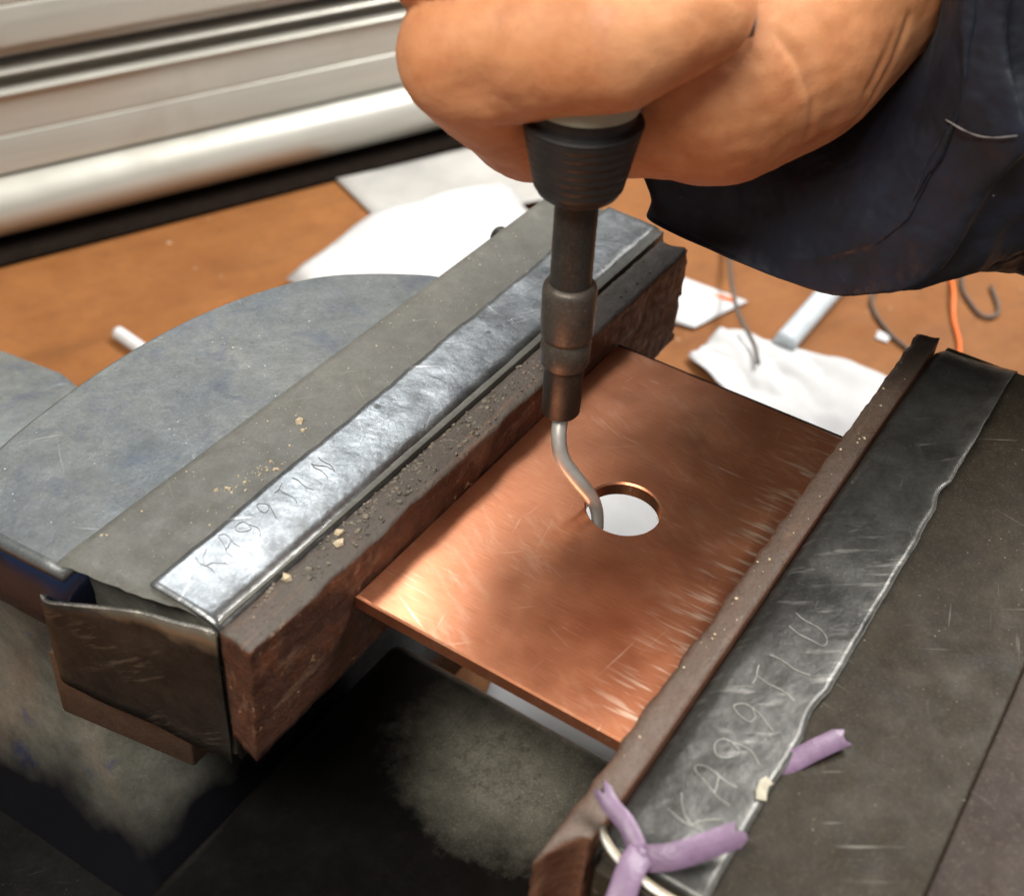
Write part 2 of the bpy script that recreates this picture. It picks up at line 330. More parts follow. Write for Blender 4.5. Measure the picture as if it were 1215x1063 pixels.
def thing(name, base, label, cat, group=None):
    o = bpy.data.objects.new(name, None); COL.objects.link(o); o.empty_display_size = 0.02
    o.location = Vector(base)*U; ORG[o.name] = Vector(base); tag(o, label, cat, group); return o
def bevel(o, w, seg=2):
    b = o.modifiers.new('bevel', 'BEVEL'); b.width = w*U; b.segments = seg; b.limit_method = 'ANGLE'; b.angle_limit = math.radians(35)
    b.harden_normals = False
    for p in o.data.polygons: p.use_smooth = True
    return o
def fn(v, s, seed=0.0):
    return noise.fractal(Vector((v[0]*s+seed, v[1]*s+seed*1.3, v[2]*s-seed)), 1.0, 2.0, 4)

def box_vf(x0, x1, y0, y1, z0, z1):
    v = [(x, y, z) for z in (z0, z1) for y in (y0, y1) for x in (x0, x1)]
    return v, [(0, 2, 3, 1), (4, 5, 7, 6), (0, 1, 5, 4), (2, 6, 7, 3), (0, 4, 6, 2), (1, 3, 7, 5)]
def grid_box(x0, x1, y0, y1, z0, z1, st, fnc):
    """a box cut into a fine grid, every vertex pushed through fnc"""
    n = [max(1, round((b-a)/s)) for a, b, s in ((x0, x1, st[0]), (y0, y1, st[1]), (z0, z1, st[2]))]
    idx = {}; vs = []; fs = []
    def vid(i, j, k):
        if (i, j, k) not in idx:
            idx[(i, j, k)] = len(vs)
            p = (x0+(x1-x0)*i/n[0], y0+(y1-y0)*j/n[1], z0+(z1-z0)*k/n[2])
            vs.append(fnc(p, (i/n[0], j/n[1], k/n[2])))
        return idx[(i, j, k)]
    for k in (0, n[2]):
        for i in range(n[0]):
            for j in range(n[1]): fs.append((vid(i, j, k), vid(i+1, j, k), vid(i+1, j+1, k), vid(i, j+1, k)))
    for j in (0, n[1]):
        for i in range(n[0]):
            for k in range(n[2]): fs.append((vid(i, j, k), vid(i+1, j, k), vid(i+1, j, k+1), vid(i, j, k+1)))
    for i in (0, n[0]):
        for j in range(n[1]):
            for k in range(n[2]): fs.append((vid(i, j, k), vid(i, j+1, k), vid(i, j+1, k+1), vid(i, j, k+1)))
    return vs, fs
def sheet(rows, th, up=None):
    """rows: grid of points; gives it a thickness th along the surface normal"""
    nr, nc = len(rows), len(rows[0]); P = [[Vector(p) for p in r] for r in rows]
    top = []; bot = []
    for i in range(nr):
        for j in range(nc):
            a = P[min(i+1, nr-1)][j]-P[max(i-1, 0)][j]; b = P[i][min(j+1, nc-1)]-P[i][max(j-1, 0)]
            nn = a.cross(b); nn = nn.normalized() if nn.length > 1e-9 else Vector((0, 0, 1))
            if up is not None and nn.dot(Vector(up)) < 0: nn = -nn
            top.append(P[i][j]); bot.append(P[i][j]-nn*th)
    N = nr*nc; fs = []
    for i in range(nr-1):
        for j in range(nc-1):
            a, b, c, d = i*nc+j, i*nc+j+1, (i+1)*nc+j+1, (i+1)*nc+j
            fs.append((a, b, c, d)); fs.append((N+d, N+c, N+b, N+a))
    for i in range(nr-1):
        for j in (0, nc-1):
            a, d = i*nc+j, (i+1)*nc+j; fs.append((a, d, N+d, N+a))
    for j in range(nc-1):
        for i in (0, nr-1):
            a, b = i*nc+j, i*nc+j+1; fs.append((a, b, N+b, N+a))
    return [tuple(v) for v in top+bot], fs
def loft(rings, cap=True):
    n = len(rings[0]); vs = [tuple(p) for r in rings for p in r]; fs = []
    for i in range(len(rings)-1):
        for j in range(n): fs.append((i*n+j, i*n+(j+1) % n, (i+1)*n+(j+1) % n, (i+1)*n+j))
    if cap: fs.append(tuple(range(n))[::-1]); fs.append(tuple((len(rings)-1)*n+j for j in range(n)))
    return vs, fs
def lathe(ax0, axd, prof, n=40):
    d = Vector(axd).normalized(); u = d.orthogonal().normalized(); w = d.cross(u); a0 = Vector(ax0)
    rings = [[a0+d*t+(u*math.cos(2*math.pi*j/n)+w*math.sin(2*math.pi*j/n))*r for j in range(n)] for t, r in prof]
    return loft(rings)
def spline(pts, per=8):
    P = [Vector(p) for p in pts]; P = [P[0]*2-P[1]]+P+[P[-1]*2-P[-2]]; out = []
    for i in range(1, len(P)-2):
        for k in range(per):
            t = k/per; a, b, c, d = P[i-1], P[i], P[i+1], P[i+2]
            out.append(0.5*((2*b)+(c-a)*t+(2*a-5*b+4*c-d)*t*t+(3*b-a-3*c+d)*t**3))
    out.append(P[-2]); return out
def tube(pts, r, n=10, per=8):
    P = spline(pts, per); rings = []; u = None
    for i, p in enumerate(P):
        d = (P[min(i+1, len(P)-1)]-P[max(i-1, 0)]).normalized()
        if u is None: u = d.orthogonal().normalized()
        u = (u-d*u.dot(d)).normalized(); w = d.cross(u)
        rr = r(i/(len(P)-1)) if callable(r) else r
        rings.append([p+(u*math.cos(2*math.pi*j/n)+w*math.sin(2*math.pi*j/n))*rr for j in range(n)])
    return loft(rings)
def ribbon(pts, w, th, normal=(0, 0, 1)):
    P = [Vector(p) for p in pts]; nn = Vector(normal).normalized(); vs = []; fs = []
    for i, p in enumerate(P):
        d = (P[min(i+1, len(P)-1)]-P[max(i-1, 0)]).normalized(); s = nn.cross(d).normalized()*w/2
        vs += [p-s+nn*th, p+s+nn*th, p+s-nn*th, p-s-nn*th]
    for i in range(len(P)-1):
        for k in range(4): fs.append((i*4+k, i*4+(k+1) % 4, i*4+4+(k+1) % 4, i*4+4+k))
    fs += [(0, 1, 2, 3), tuple(len(vs)-4+k for k in range(4))]
    return [tuple(v) for v in vs], fs

BZ = -12.0                                                        # bench top
# ------------------------------------------------------------------ setting: bench top
v, f = box_vf(-90, 160, -90, 120, BZ-3, BZ)
link_mesh('bench_top', v, f, M['bench'], kind='structure')

# ------------------------------------------------------------------ bench vise
vise = thing('bench_vise', (0, 6, BZ), 'heavy dark steel bench vise gripping the copper plate between its jaws', 'vise')
top_out = [(-8.05, 6.55), (-8.15, 8.2), (-8.1, 9.3), (-6.6, 9.95), (-4.3, 10.25), (-2.2, 10.25), (-0.4, 9.95), (1.0, 9.45), (1.85, 8.95), (2.5, 8.3), (3.0, 7.65), (3.45, 6.9), (3.3, 6.55)]
mid = Vector((-2.2, 7.6, 0))
def outline_ring(z, sx, sy, dx=0, dy=0):
    P = spline([(x, y, 0) for x, y in top_out], 4)
    P += [Vector((3.3+( -8.1-3.3)*t, 6.55, 0)) for t in (0.25, 0.5, 0.75)]
    r = []
    for p in P:
        q = mid+Vector(((p.x-mid.x)*sx, (p.y-mid.y)*sy, 0)); r.append(Vector((q.x+dx, q.y+dy, z)))
    return r
v, f = loft([outline_ring(0.70, 1, 1), outline_ring(0.84, 0.995, 0.99), outline_ring(0.90, 0.97, 0.955)])
o = link_mesh('casting_top', v, f, M['cast'], vise)
for p in o.data.polygons: p.use_smooth = len(p.vertices) == 4
def body_ring(z, sx, sy, dx, dy, ext):
    r = []
    for p in outline_ring(z, sx, sy, dx, dy):
        t = max(0, min(1, (-4.5-p.x)/2.5)); p.y += ext*t*t*(3-2*t)*max(0, min(1, (p.y-6.5)/2.5)); r.append(p)
    return r
v, f = loft([outline_ring(0.70, 0.995, 0.99), outline_ring(0.2, 1.0, 1.0), outline_ring(-0.8, 1.0, 1.0), body_ring(-2.0, 0.94, 0.97, 0.45, 0.7, 2.0), body_ring(-4.5, 0.93, 0.97, 0.55, 0.7, 5.0),
             body_ring(-6.5, 0.94, 0.98, 0.5, 0.3, 6.0), body_ring(-8.5, 0.97, 1.0, 0.3, -0.3, 7.0), body_ring(-10.3, 1.0, 1.05, 0.2, -0.8, 7.0), body_ring(BZ, 1.05, 1.1, 0.2, -0.8, 7.0)])
o = link_mesh('fixed_jaw', v, f, M['castside'], vise)
for p in o.data.polygons: p.use_smooth = len(p.vertices) == 4
# jaw bar: flat steel top block of the fixed jaw
def barf(p, q):
    x, y, z = p
    x += -(-7.75-(-7.36-(y-3.62)*0.18))*max(0, 1-q[0]*8) if q[0] < 0.125 else 0
    if q[0] == 0 and q[2] < 1: x += 0.45*min(1, max(0, (y-3.9)/1.2))
    if q[0] == 0: x += 0.07*fn(p, 1.5)+(-0.05 if q[1] > 0.5 else 0.0); z += 0.03*fn(p, 4, 3) - (0.02 if q[2] == 1 else 0)
    return (x, y, z)
v, f = grid_box(-7.75, 8.35, 3.62, 6.80, -2.6, 0.935, (0.25, 0.16, 0.32), barf)
o = link_mesh('jaw_bar', v, f, M['bar'], vise); bevel(o, 0.05, 2)
v, f = loft([[Vector((x, y, z)) for x, y in ((-7.42, 4.75), (-7.93, 7.75), (8.0, 7.75), (8.0, 4.75))] for z in (-3.8, -2.0)]); bevel(link_mesh('jaw_seat', v, f, M['seat'], vise), 0.06)
v, f = lathe((6.25, 6.7, 0.45), (0.1, 1, 0.1), [(0, 0.26), (0.42, 0.26), (0.5, 0.2), (0.52, 0.01)], 18); link_mesh('bolt_head', v, f, M['shaft'], vise, True)
# anvil at the back of the fixed jaw
v, f = loft([[Vector((x, y, z)) for x, y in ((-9, 13.0), (-5.0, 12.4), (-2.2, 12.6), (-1.25, 13.6), (-0.95, 15.2), (-1.2, 17.2), (-4, 19.5), (-9, 19.5))] for z in (BZ, -3.25, -3.0)])
bevel(link_mesh('anvil', v, f, M['cast'], vise), 0.25)
# slide bar between the jaws
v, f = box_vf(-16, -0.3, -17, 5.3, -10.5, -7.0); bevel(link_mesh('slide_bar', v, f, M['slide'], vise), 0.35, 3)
v, f = box_vf(-15.5, -0.6, -17, 13.5, BZ, -10.2); bevel(link_mesh('vise_base', v, f, M['black'], vise), 0.6, 3)
# moving jaw
v, f = box_vf(-7.6, 8.25, -7.70, -3.62, -3.4, 0.76); bevel(link_mesh('moving_jaw', v, f, M['rbody'], vise), 0.06)
v, f = box_vf(-7.9, 8.6, -16.5, -7.705, -4.6, 0.715); bevel(link_mesh('moving_jaw_body', v, f, M['rbody2'], vise), 0.05)

# ------------------------------------------------------------------ bent sheet covers on the two jaws
GL = {'K': [[(0, 0), (0, 1)], [(0.65, 1), (0, 0.45), (0.7, 0)]],
      'A': [[(0, 0), (0.08, 0.6), (0.3, 0.97), (0.52, 0.9), (0.62, 0.5), (0.66, 0)], [(0.06, 0.42), (0.64, 0.42)]],
      '9': [[(0.6, 0.72), (0.42, 0.5), (0.12, 0.55), (0.05, 0.8), (0.28, 1.0), (0.52, 0.93), (0.6, 0.72), (0.58, 0.35), (0.35, 0.0)]],
      'T': [[(0, 0.97), (0.65, 1)], [(0.33, 1), (0.3, 0)]],
      'I': [[(0.1, 0), (0.1, 1)]],
      'N': [[(0, 0), (0.02, 1), (0.6, 0.02), (0.6, 1)]],
      'U': [[(0, 1), (0.02, 0.25), (0.3, 0), (0.55, 0.2), (0.6, 1)]]}
def lettering(txt, x0, ybase, h, adv, zf, mat, parent, w=0.035):
    for k, ch in enumerate(txt):
        vs = []; fs = []
        for st in GL[ch]:
            pts = []
            P = spline([(a, b, 0) for a, b in st], 6) if len(st) > 2 and ch != 'K' and ch != 'N' else [Vector((st[0][0]+(st[-1][0]-st[0][0])*t/8, st[0][1]+(st[-1][1]-st[0][1])*t/8, 0)) if len(st) == 2 else None for t in range(9)]
            if P[0] is None: P = [Vector((a[0]+(b[0]-a[0])*t/6, a[1]+(b[1]-a[1])*t/6, 0)) for a, b in zip(st, st[1:]) for t in range(7)]
            for p in P:
                X = x0+k*adv+p.x*h*(0.8+0.1*math.sin(k*3.7))+(0.12+0.1*math.sin(k*2.3))*p.y*h; Y = ybase+p.y*h+0.03*math.sin(k*2.1)
                X += 0.025*math.sin(7*p.y+3*k)+0.05*math.sin(k*5.3); Y2 = Y+0.03*math.sin(6*p.x+k*4.1); Y = Y2; pts.append((X, Y, zf(X, Y)+0.004))
            a, b = ribbon(pts, w, 0.008); n0 = len(vs); vs += a; fs += [tuple(i+n0 for i in q) for q in b]
        link_mesh('scratched_letter', vs, fs, mat, parent)

cl = thing('jaw_cover', (0.4, 4.4, 0.94), 'bright galvanised sheet strip bent over the left jaw with scratched letters', 'jaw cover', 'bent sheet covers on the vise jaws')
def zl(x, y):
    t = (5.2-y)/1.62
    z = 1.035+0.012*math.sin(x*0.9)+0.022*fn((x, y, 0), 0.5, 4)-0.05*t
    z -= 0.10*max(0, t-0.45)**2
    if t > 0.84: z -= 0.9*(t-0.84)**2*8
    if x > 6.3: z -= 0.012*(x-6.3)**2
    return z
rows = []
N = 110
for i in range(N+1):
    x = -7.42+15.9*i/N; r = []
    for j in range(15):
        t = j/14; y = 5.20+0.05*fn((x, 0, 0), 1.6, 2)*(1-t)-1.60*t+ (0.012*x if t < 0.5 else 0.012*x*t)
        r.append((x, y, zl(x, 5.2-1.62*t)))
    x2 = x; yb = r[-1][1]
    for k in range(1, 5): r.append((x2, yb-0.05-0.006*k, r[14][2]-0.02-0.10*k**1.3))
    r.append((x2, yb-0.08, -2.5)); rows.append(r)
v, f = sheet(rows, 0.06, (0, -0.6, 0.8))
link_mesh('cover_strip', v, f, M['zinc'], cl, True)
# flap folded round the near end of the bar
ctrl = [(-7.46, 3.58, 0.84), (-7.52, 3.78, 0.90), (-7.62, 4.35, 0.78), (-7.70, 4.95, 0.68), (-7.78, 5.25, 0.63), (-7.90, 5.9, 0.40), (-8.02, 6.55, 0.16), (-8.10, 6.98, 0.02), (-8.04, 7.20, 0.02), (-7.88, 7.26, 0.06), (-7.72, 7.16, 0.14), (-7.66, 6.95, 0.2)]
P = spline(ctrl, 6); rows = []
for i, p in enumerate(P):
    t = i/(len(P)-1); bot = -2.60+0.60*t+0.03*math.sin(i*0.35)
    rows.append([(p.x+0.03*fn((p.x, p.y, k*0.4), 1.0, 5)*(k/10)-0.0*k, p.y, p.z+(bot-p.z)*k/10) for k in range(11)])
v, f = sheet(rows, 0.07, (1, 0, 0))
link_mesh('end_flap', v, f, M['zincedge'], cl, True)
rows = [[p+Vector((0.004, 0, 0.012)), p+Vector((-0.075, -0.01, 0.006))] for p in P[:-6]]
v, f = sheet([[tuple(b) for b in a] for a in rows], 0.02, (0, 0, 1)); link_mesh('flap_edge', v, f, M['edgebright'], cl, True)
lettering('KA99TIN', -6.60, 4.42, 0.50, 0.50, zl, M['scratchdark'], cl, 0.012)

cr = thing('jaw_cover', (0.4, -4.4, 0.9), 'dull dark sheet strip on the right jaw scratched with pale letters', 'jaw cover', 'bent sheet covers on the vise jaws')
def zr(x, y):
    t = (-3.5-y)/1.68                       # 0 at the plate side, 1 at the ragged outer edge
    z = 0.93+0.035*fn((x, y, 0), 0.45, 8)+0.02*math.sin(x*0.7+1)
    z -= 0.16*max(0, 1-t/0.16)**2            # rolled over at the plate side
    w = math.exp(-((x-5.6)/2.6)**2); z += w*(0.22*t**2-0.09*math.sin(math.pi*min(1, t)))
    if x > 7.4: z -= 0.35*(x-7.4)**2
    if x < -6.6: z -= 0.25*(x+6.6)**2
    return z
rows = []
for i in range(131):
    x = -7.25+15.55*i/130
    jag = 0.018*fn((x, 0, 0), 1.9, 2)+0.03*max(0, fn((x, 0, 0), 0.6, 6))
    if 2.6 < x < 3.4: jag -= 0.09*math.sin(math.pi*(x-2.6)/0.8)
    if -3.8 < x < -2.7: jag -= 0.08*math.sin(math.pi*(x+3.8)/1.1)
    r = [(x, -3.44, 0.2)]
    for j in range(17):
        t = j/16; y = -3.48-(1.70+jag)*t; r.append((x, y, zr(x, -3.5-1.68*t)))
    rows.append(r)
v, f = sheet(rows, 0.07, (0, 0, 1)); link_mesh('cover_strip', v, f, M['darkzinc'], cr, True)
# bright torn outer edge and the folded near end
rows = [[(r[-1][0], r[-1][1]-0.005, r[-1][2]+0.004), (r[-1][0], r[-1][1]-0.018, r[-1][2]-0.045)] for r in rows]
v, f = sheet(rows, 0.012, (0, -1, 0)); link_mesh('torn_edge', v, f, M['edge'], cr, True)
P = spline([(-7.05, -3.42, 1.0), (-7.22, -3.55, 1.02), (-7.36, -3.85, 0.98), (-7.42, -4.2, 0.94), (-7.45, -4.6, 0.9), (-7.42, -5.1, 0.86)], 5)
v, f = sheet([[tuple(p+Vector((0.02*math.sin(k), 0, -0.33*k))) for k in range(8)] for p in P], 0.07, (-1, 0, 0)); link_mesh('end_flap', v, f, M['zincedge'], cr, True)
v, f = sheet([[tuple(p+Vector((0.01, 0, 0.014))), tuple(p+Vector((-0.08, 0, 0.008)))] for p in P], 0.02, (0, 0, 1)); link_mesh('flap_edge', v, f, M['edgebright'], cr, True)
lettering('KA99TIU', -6.32, -4.80, 0.72, 0.72, zr, M['scratchpale'], cr, 0.014)
v, f = ribbon([(-5.30, -5.14, 0.955), (-5.15, -5.08, 0.955), (-5.0, -5.06, 0.955), (-4.9, -5.1, 0.955)], 0.16, 0.012); link_mesh('paint_chip', v, f, M['paintchip'], cr)

# ------------------------------------------------------------------ brown fibre liners in front of the jaws
def linerL(p, q):
    x, y, z = p
    a = fn(p, 1.3, 1); b = fn(p, 3.5, 7)
    if q[1] == 0: y -= 0.03*a+0.025*b                      # broken front face
    if q[2] == 1:
        z += 0.03*b
        if q[1] < 0.6: z -= (0.6-q[1])*(0.08+0.10*max(0, fn((x, 0, 0), 0.8, 3)))
    if q[1] == 0 and q[2] > 0.8: y += 0.06*max(0, fn((x, 0, 1), 1.1, 9))
    if q[2] == 0: z += 0.03*a+0.05*max(0, fn((x, 0, 0), 0.9, 5))
    if q[0] == 1: x += 0.22*fn((0, y, z), 1.5, 2)+0.12*b
    if q[0] == 0: x += 0.035*b - 0.30*(1-q[2])*(1-q[1])*0.6
    return (x, y, z)
v, f = grid_box(-7.48, 8.05, 2.80, 3.50, -1.80, 0.93, (0.13, 0.117, 0.14), linerL)
link_mesh('jaw_liner', v, f, M['fibreL'], None, True, label='brown fibre board in front of the left jaw, top edge dusty with filings', cat='jaw liner', group='fibre boards lining the vise jaws')
bpy.data.objects['jaw_liner'].data.polygons.foreach_set('use_smooth', [True]*len(f))
def linerR(p, q):
    x, y, z = p
    a = fn(p, 1.2, 11); b = fn(p, 3.5, 17)
    if q[1] == 1:
        y += 0.05*fn((x, 0, 0), 0.7, 3)+0.03*b
        if q[2] == 1: z -= 0.05
    if q[2] == 1: z += 0.03*b-0.05*max(0, (q[1]-0.5))
    if q[0] == 0: x -= 0.75*q[1]*q[1]-0.15+0.06*b
    if q[0] == 1: x += 0.12*fn((0, y, z), 2, 3)
    x0 = max(0, (-6.2-x))
    if q[1] < 0.5: pass
    y += 0.03*x0
    return (x, y, z)
v, f = grid_box(-7.45, 8.15, -3.42, -2.93, -1.9, 0.93, (0.13, 0.098, 0.15), linerR)
o = link_mesh('jaw_liner', v, f, M['fibreR'], None, True, label='worn brown fibre board beside the dull dark strip on the right jaw', cat='jaw liner', group='fibre boards lining the vise jaws')
# ragged flakes at the far end of the left liner
for i, (x, y, z, s) in enumerate(((8.25, 3.1, 0.35, 0.22), (8.15, 2.85, -0.35, 0.16))):
    vs = []; rnd = random.Random(i)
    for k in range(8): vs.append((x+s*0.5*math.cos(k*0.785)*rnd.uniform(.6, 1.2), y+rnd.uniform(-.05, .05), z+s*math.sin(k*0.785)*rnd.uniform(.6, 1.2)))
    vs += [(a+0.04, b+0.09, c) for a, b, c in vs]
    fs = [tuple(range(8)), tuple(range(15, 7, -1))]+[(k, (k+1) % 8, 8+(k+1) % 8, 8+k) for k in range(8)]
    link_mesh('fibre_flake', vs, fs, M['scrap'], bpy.data.objects['jaw_liner'])

# ------------------------------------------------------------------ copper plate with its round hole
def copper_plate():
    X0, X1, Y0, Y1, R0, T = -4.89, 4.79, -2.88, 2.78, 0.735, 0.30
    angs = sorted(set([2*math.pi*k/96 for k in range(96)]+[math.atan2(b, a) % (2*math.pi) for a in (X0, X1) for b in (Y0, Y1)]))
    def rect(a, g):
        c, s = math.cos(a), math.sin(a); t = 1e9
        if c > 1e-9: t = min(t, (X1-g)/c)
        if c < -1e-9: t = min(t, (X0+g)/c)
        if s > 1e-9: t = min(t, (Y1-g)/s)
        if s < -1e-9: t = min(t, (Y0+g)/s)
        return c*t, s*t
    n = len(angs); rings = []
    rings.append([(*rect(a, 0), -T) for a in angs]); rings.append([(*rect(a, 0), -0.035) for a in angs]); rings.append([(*rect(a, 0.035), 0) for a in angs])
    c = [(R0+0.035, 0), (R0, -0.035), (R0, -T)]
    rings += [[(r*math.cos(a), r*math.sin(a), z) for a in angs] for r, z in c]
    vs = [p for r in rings for p in r]; fs = []
    for i in range(len(rings)):
        k = (i+1) % len(rings)
        for j in range(n): fs.append((i*n+j, i*n+(j+1) % n, k*n+(j+1) % n, k*n+j))
    return vs, fs
v, f = copper_plate()
link_mesh('copper_plate', v, f, M['copper'], label='scratched copper plate with a round hole clamped between the vise jaws', cat='metal plate')

# ------------------------------------------------------------------ deburring tool
A0 = Vector((-0.15, 1.53, 1.8)); AD = Vector((-0.0044, 0.024, 1)).normalized()
tool = thing('deburring_tool', tuple(A0), 'black handled deburring tool with bent steel blade standing in the plate hole', 'hand tool')
v, f = tube([(-0.15, 1.53, 2.1), (-0.18, 1.50, 1.75), (-0.40, 1.38, 1.38), (-0.50, 1.19, 1.0), (-0.44, 0.86, 0.6), (-0.31, 0.60, 0.22), (-0.24, 0.46, -0.12), (-0.24, 0.38, -0.55)], lambda t: 0.150-0.03*max(0, t-0.6)/0.4, 14, 8)
link_mesh('blade', v, f, M['steel'], tool, True)
def lat(name, prof, mat, n=40):
    v, f = lathe(A0, AD, prof, n); o = link_mesh(name, v, f, mat, tool, True)
    o.data.set_sharp_from_angle(angle=math.radians(40)); return o
lat('tip_sleeve', [(-0.02, 0.16), (-0.02, 0.33), (0.03, 0.365), (1.2, 0.375)], M['shaft'])
lat('collar', [(1.12, 0.36), (1.14, 0.43), (1.2, 0.455), (1.62, 0.465), (1.68, 0.43), (1.72, 0.425), (1.78, 0.47), (1.85, 0.49), (2.72, 0.49), (2.8, 0.475), (2.86, 0.43), (2.88, 0.36)], M['collar'])
lat('shaft', [(2.8, 0.375), (4.9, 0.375)], M['shaft'])
prof = [(4.60, 0.30), (4.61, 0.60), (4.68, 0.69), (4.78, 0.74)]
for k in range(7):
    t0 = 4.80+k*0.16; r = 0.76+0.033*k
    prof += [(t0, r), (t0+0.10, r+0.022), (t0+0.115, r+0.016), (t0+0.145, r+0.020)]
prof += [(5.92, 1.0), (5.96, 0.98), (5.98, 0.86), (6.22, 0.86), (6.24, 0.80)]
lat('end_cap', prof, M['rubber'])
lat('pale_ring', [(6.2, 0.80), (6.21, 0.90), (6.75, 0.93), (6.76, 0.8)], M['ring'])
lat('grip', [(6.7, 0.82), (6.72, 0.92), (7.4, 0.90), (9.5, 0.90), (12.5, 0.9), (13.2, 0.8), (13.5, 0.3)], M['bluegrip'])

# ------------------------------------------------------------------ person: fist and forearm in a navy sleeve
def capsule_bm(bm, a, b, ra, rb):
    a, b = Vector(a), Vector(b); d = b-a; L = max(d.length, 1e-4); d = d/L; u = d.orthogonal().normalized(); w = d.cross(u); n = 28; rings = []
    for k in range(9):
        th = math.pi/2*(1-k/8)*0.999; rings.append((a-d*ra*math.sin(th), ra*math.cos(th)))
    for k in range(1, 8): rings.append((a+d*L*k/8, ra+(rb-ra)*k/8))
    for k in range(9):
        th = math.pi/2*(k/8)*0.999; rings.append((b+d*rb*math.sin(th), rb*math.cos(th)))
    vs = [[bm.verts.new((c+(u*math.cos(2*math.pi*j/n)+w*math.sin(2*math.pi*j/n))*max(r, 0.004))*U) for j in range(n)] for c, r in rings]
    for i in range(len(vs)-1):
        for j in range(n): bm.faces.new((vs[i][j], vs[i][(j+1) % n], vs[i+1][(j+1) % n], vs[i+1][j]))
    bm.faces.new(vs[0][::-1]); bm.faces.new(vs[-1])
HB = Vector((3.0, 0.5, 6.0))
bm = bmesh.new()
def chain(pts):
    for (a, ra), (b, rb) in zip(pts, pts[1:]): capsule_bm(bm, Vector(a)-HB, Vector(b)-HB, ra, rb)
pk = [((1.57, 3.51, 6.77), 1.40), ((-0.74, 3.56, 8.46), 1.15), ((-0.42, 1.22, 9.30), 1.13), ((0.52, 0.36, 9.74), 0.95)]
chain(pk)
up = Vector((0.55, 0.72, 1.95))
for k, (sc, dz) in enumerate(((1.0, 0.86), (1.05, 1.82), (1.0, 2.8))):           # ring, middle, index finger
    q = [(Vector(p)+up*dz+(Vector((-0.25, 0.2, 0)) if i in (1, 2) and k < 2 else Vector((0, 0, 0))), r*(1.02 if k < 2 else 0.98)) for i, (p, r) in enumerate(pk)]
    q[3] = (q[3][0]+Vector((0.2, -0.1, 0)), q[3][1]*0.98); chain(q)
kn = [Vector(pk[0][0])+up*dz for dz in (0, 1, 2, 3)]
wr = Vector((6.1, 0.0, 9.6))
for i, p in enumerate(kn): chain([(p, 1.38), (wr+Vector((0, 0.2, 0.5))*i*0.8, 2.0)])
chain([((2.05, 2.0, 7.6), 1.75), ((2.65, 0.75, 8.05), 2.12), ((3.65, 0.2, 8.5), 2.22), ((5.7, -0.1, 9.4), 2.3)])
th = Vector((2.9, 1.2, 14.2))
chain([((4.6, 0.3, 11.0), 2.0), ((2.6, 1.0, 13.6), 1.6), ((0.6, 1.3, 15.6), 1.25), ((-0.6, 2.6, 16.3), 1.05), ((-0.6, 3.9, 16.2), 0.85)])
chain([(wr+Vector((0, 0, 0.6)), 2.6), ((14, -3.4, 9.0), 3.4), ((26, -10, 8.0), 4.2)])
me = bpy.data.meshes.new('hand_source'); bm.to_mesh(me); bm.free()
tmp = bpy.data.objects.new('hand_source', me); COL.objects.link(tmp)
r = tmp.modifiers.new('r', 'REMESH'); r.mode = 'VOXEL'; r.voxel_size = 0.07*U
s = tmp.modifiers.new('s', 'SMOOTH'); s.factor = 0.5; s.iterations = 5
dg = bpy.context.evaluated_depsgraph_get(); ev = tmp.evaluated_get(dg)
hand = bpy.data.meshes.new_from_object(ev); hand.name = 'person'
bpy.data.objects.remove(tmp); bpy.data.meshes.remove(me)
hand.materials.clear(); hand.materials.append(M['skin'])
DENT = Vector((-1.75, 2.75, 8.35))          # the hollow on the inside of the bent little finger
def seg_d(p, a, b):
    ab = b-a; t = max(0, min(1, (p-a).dot(ab)/ab.length_squared)); return (p-(a+ab*t)).length
CREASE = [[Vector(q) for q in l] for l in (((1.30, -0.55, 9.5), (1.54, -0.70, 9.2), (1.68, -0.98, 8.89), (1.95, -1.31, 8.19), (2.2, -1.35, 7.4)), ((3.70, -2.05, 9.2), (3.45, -2.05, 8.6), (3.28, -1.92, 8.04), (3.2, -1.7, 7.4)), ((3.4, -2.05, 9.3), (3.1, -2.0, 8.7), (2.95, -1.85, 8.2)))]
def crease(p):
    k = 0
    for l in CREASE:
        if (p-l[2]).length > 2.5: continue
        k += max(math.exp(-(seg_d(p, a, b)/0.09)**2) for a, b in zip(l, l[1:]))
    return k
off = []
for vtx in hand.vertices:
    p = vtx.co/U+HB; q = vtx.co+vtx.normal*U*(0.030*fn(p, 0.7, 3)+0.010*fn(p, 3.0, 8)-0.16*math.exp(-((p-DENT).length/0.55)**2)-0.045*crease(p)); off += [q.x, q.y, q.z]
hand.vertices.foreach_set('co', off); hand.update()
for p in hand.polygons: p.use_smooth = True
person = bpy.data.objects.new('person', hand); COL.objects.link(person); person.location = HB*U; ORG['person'] = HB
tag(person, 'person in a navy jacket, only the fist gripping the deburring tool showing', 'person')
# dirty nail rim at the tip of the little finger
ntip = Vector((0.85, -0.42, 9.70)); na = Vector((0.83, -0.52, 0.2)).normalized(); nb = Vector((-0.05, 0.25, 0.97)).normalized(); ncn = Vector((-0.45, -0.72, 0.25)).normalized()
rows = [[tuple(ntip+na*(a*0.13)+nb*(b*0.36)+ncn*(0.06-0.10*b*b-0.09*a*a)) for b in (-1, -.5, 0, .5, 1)] for a in (-1, -.33, .33, 1)]
v, f = sheet(rows, 0.05, tuple(ncn)); NAIL = link_mesh('fingernail', v, f, M['nail'], person, True)

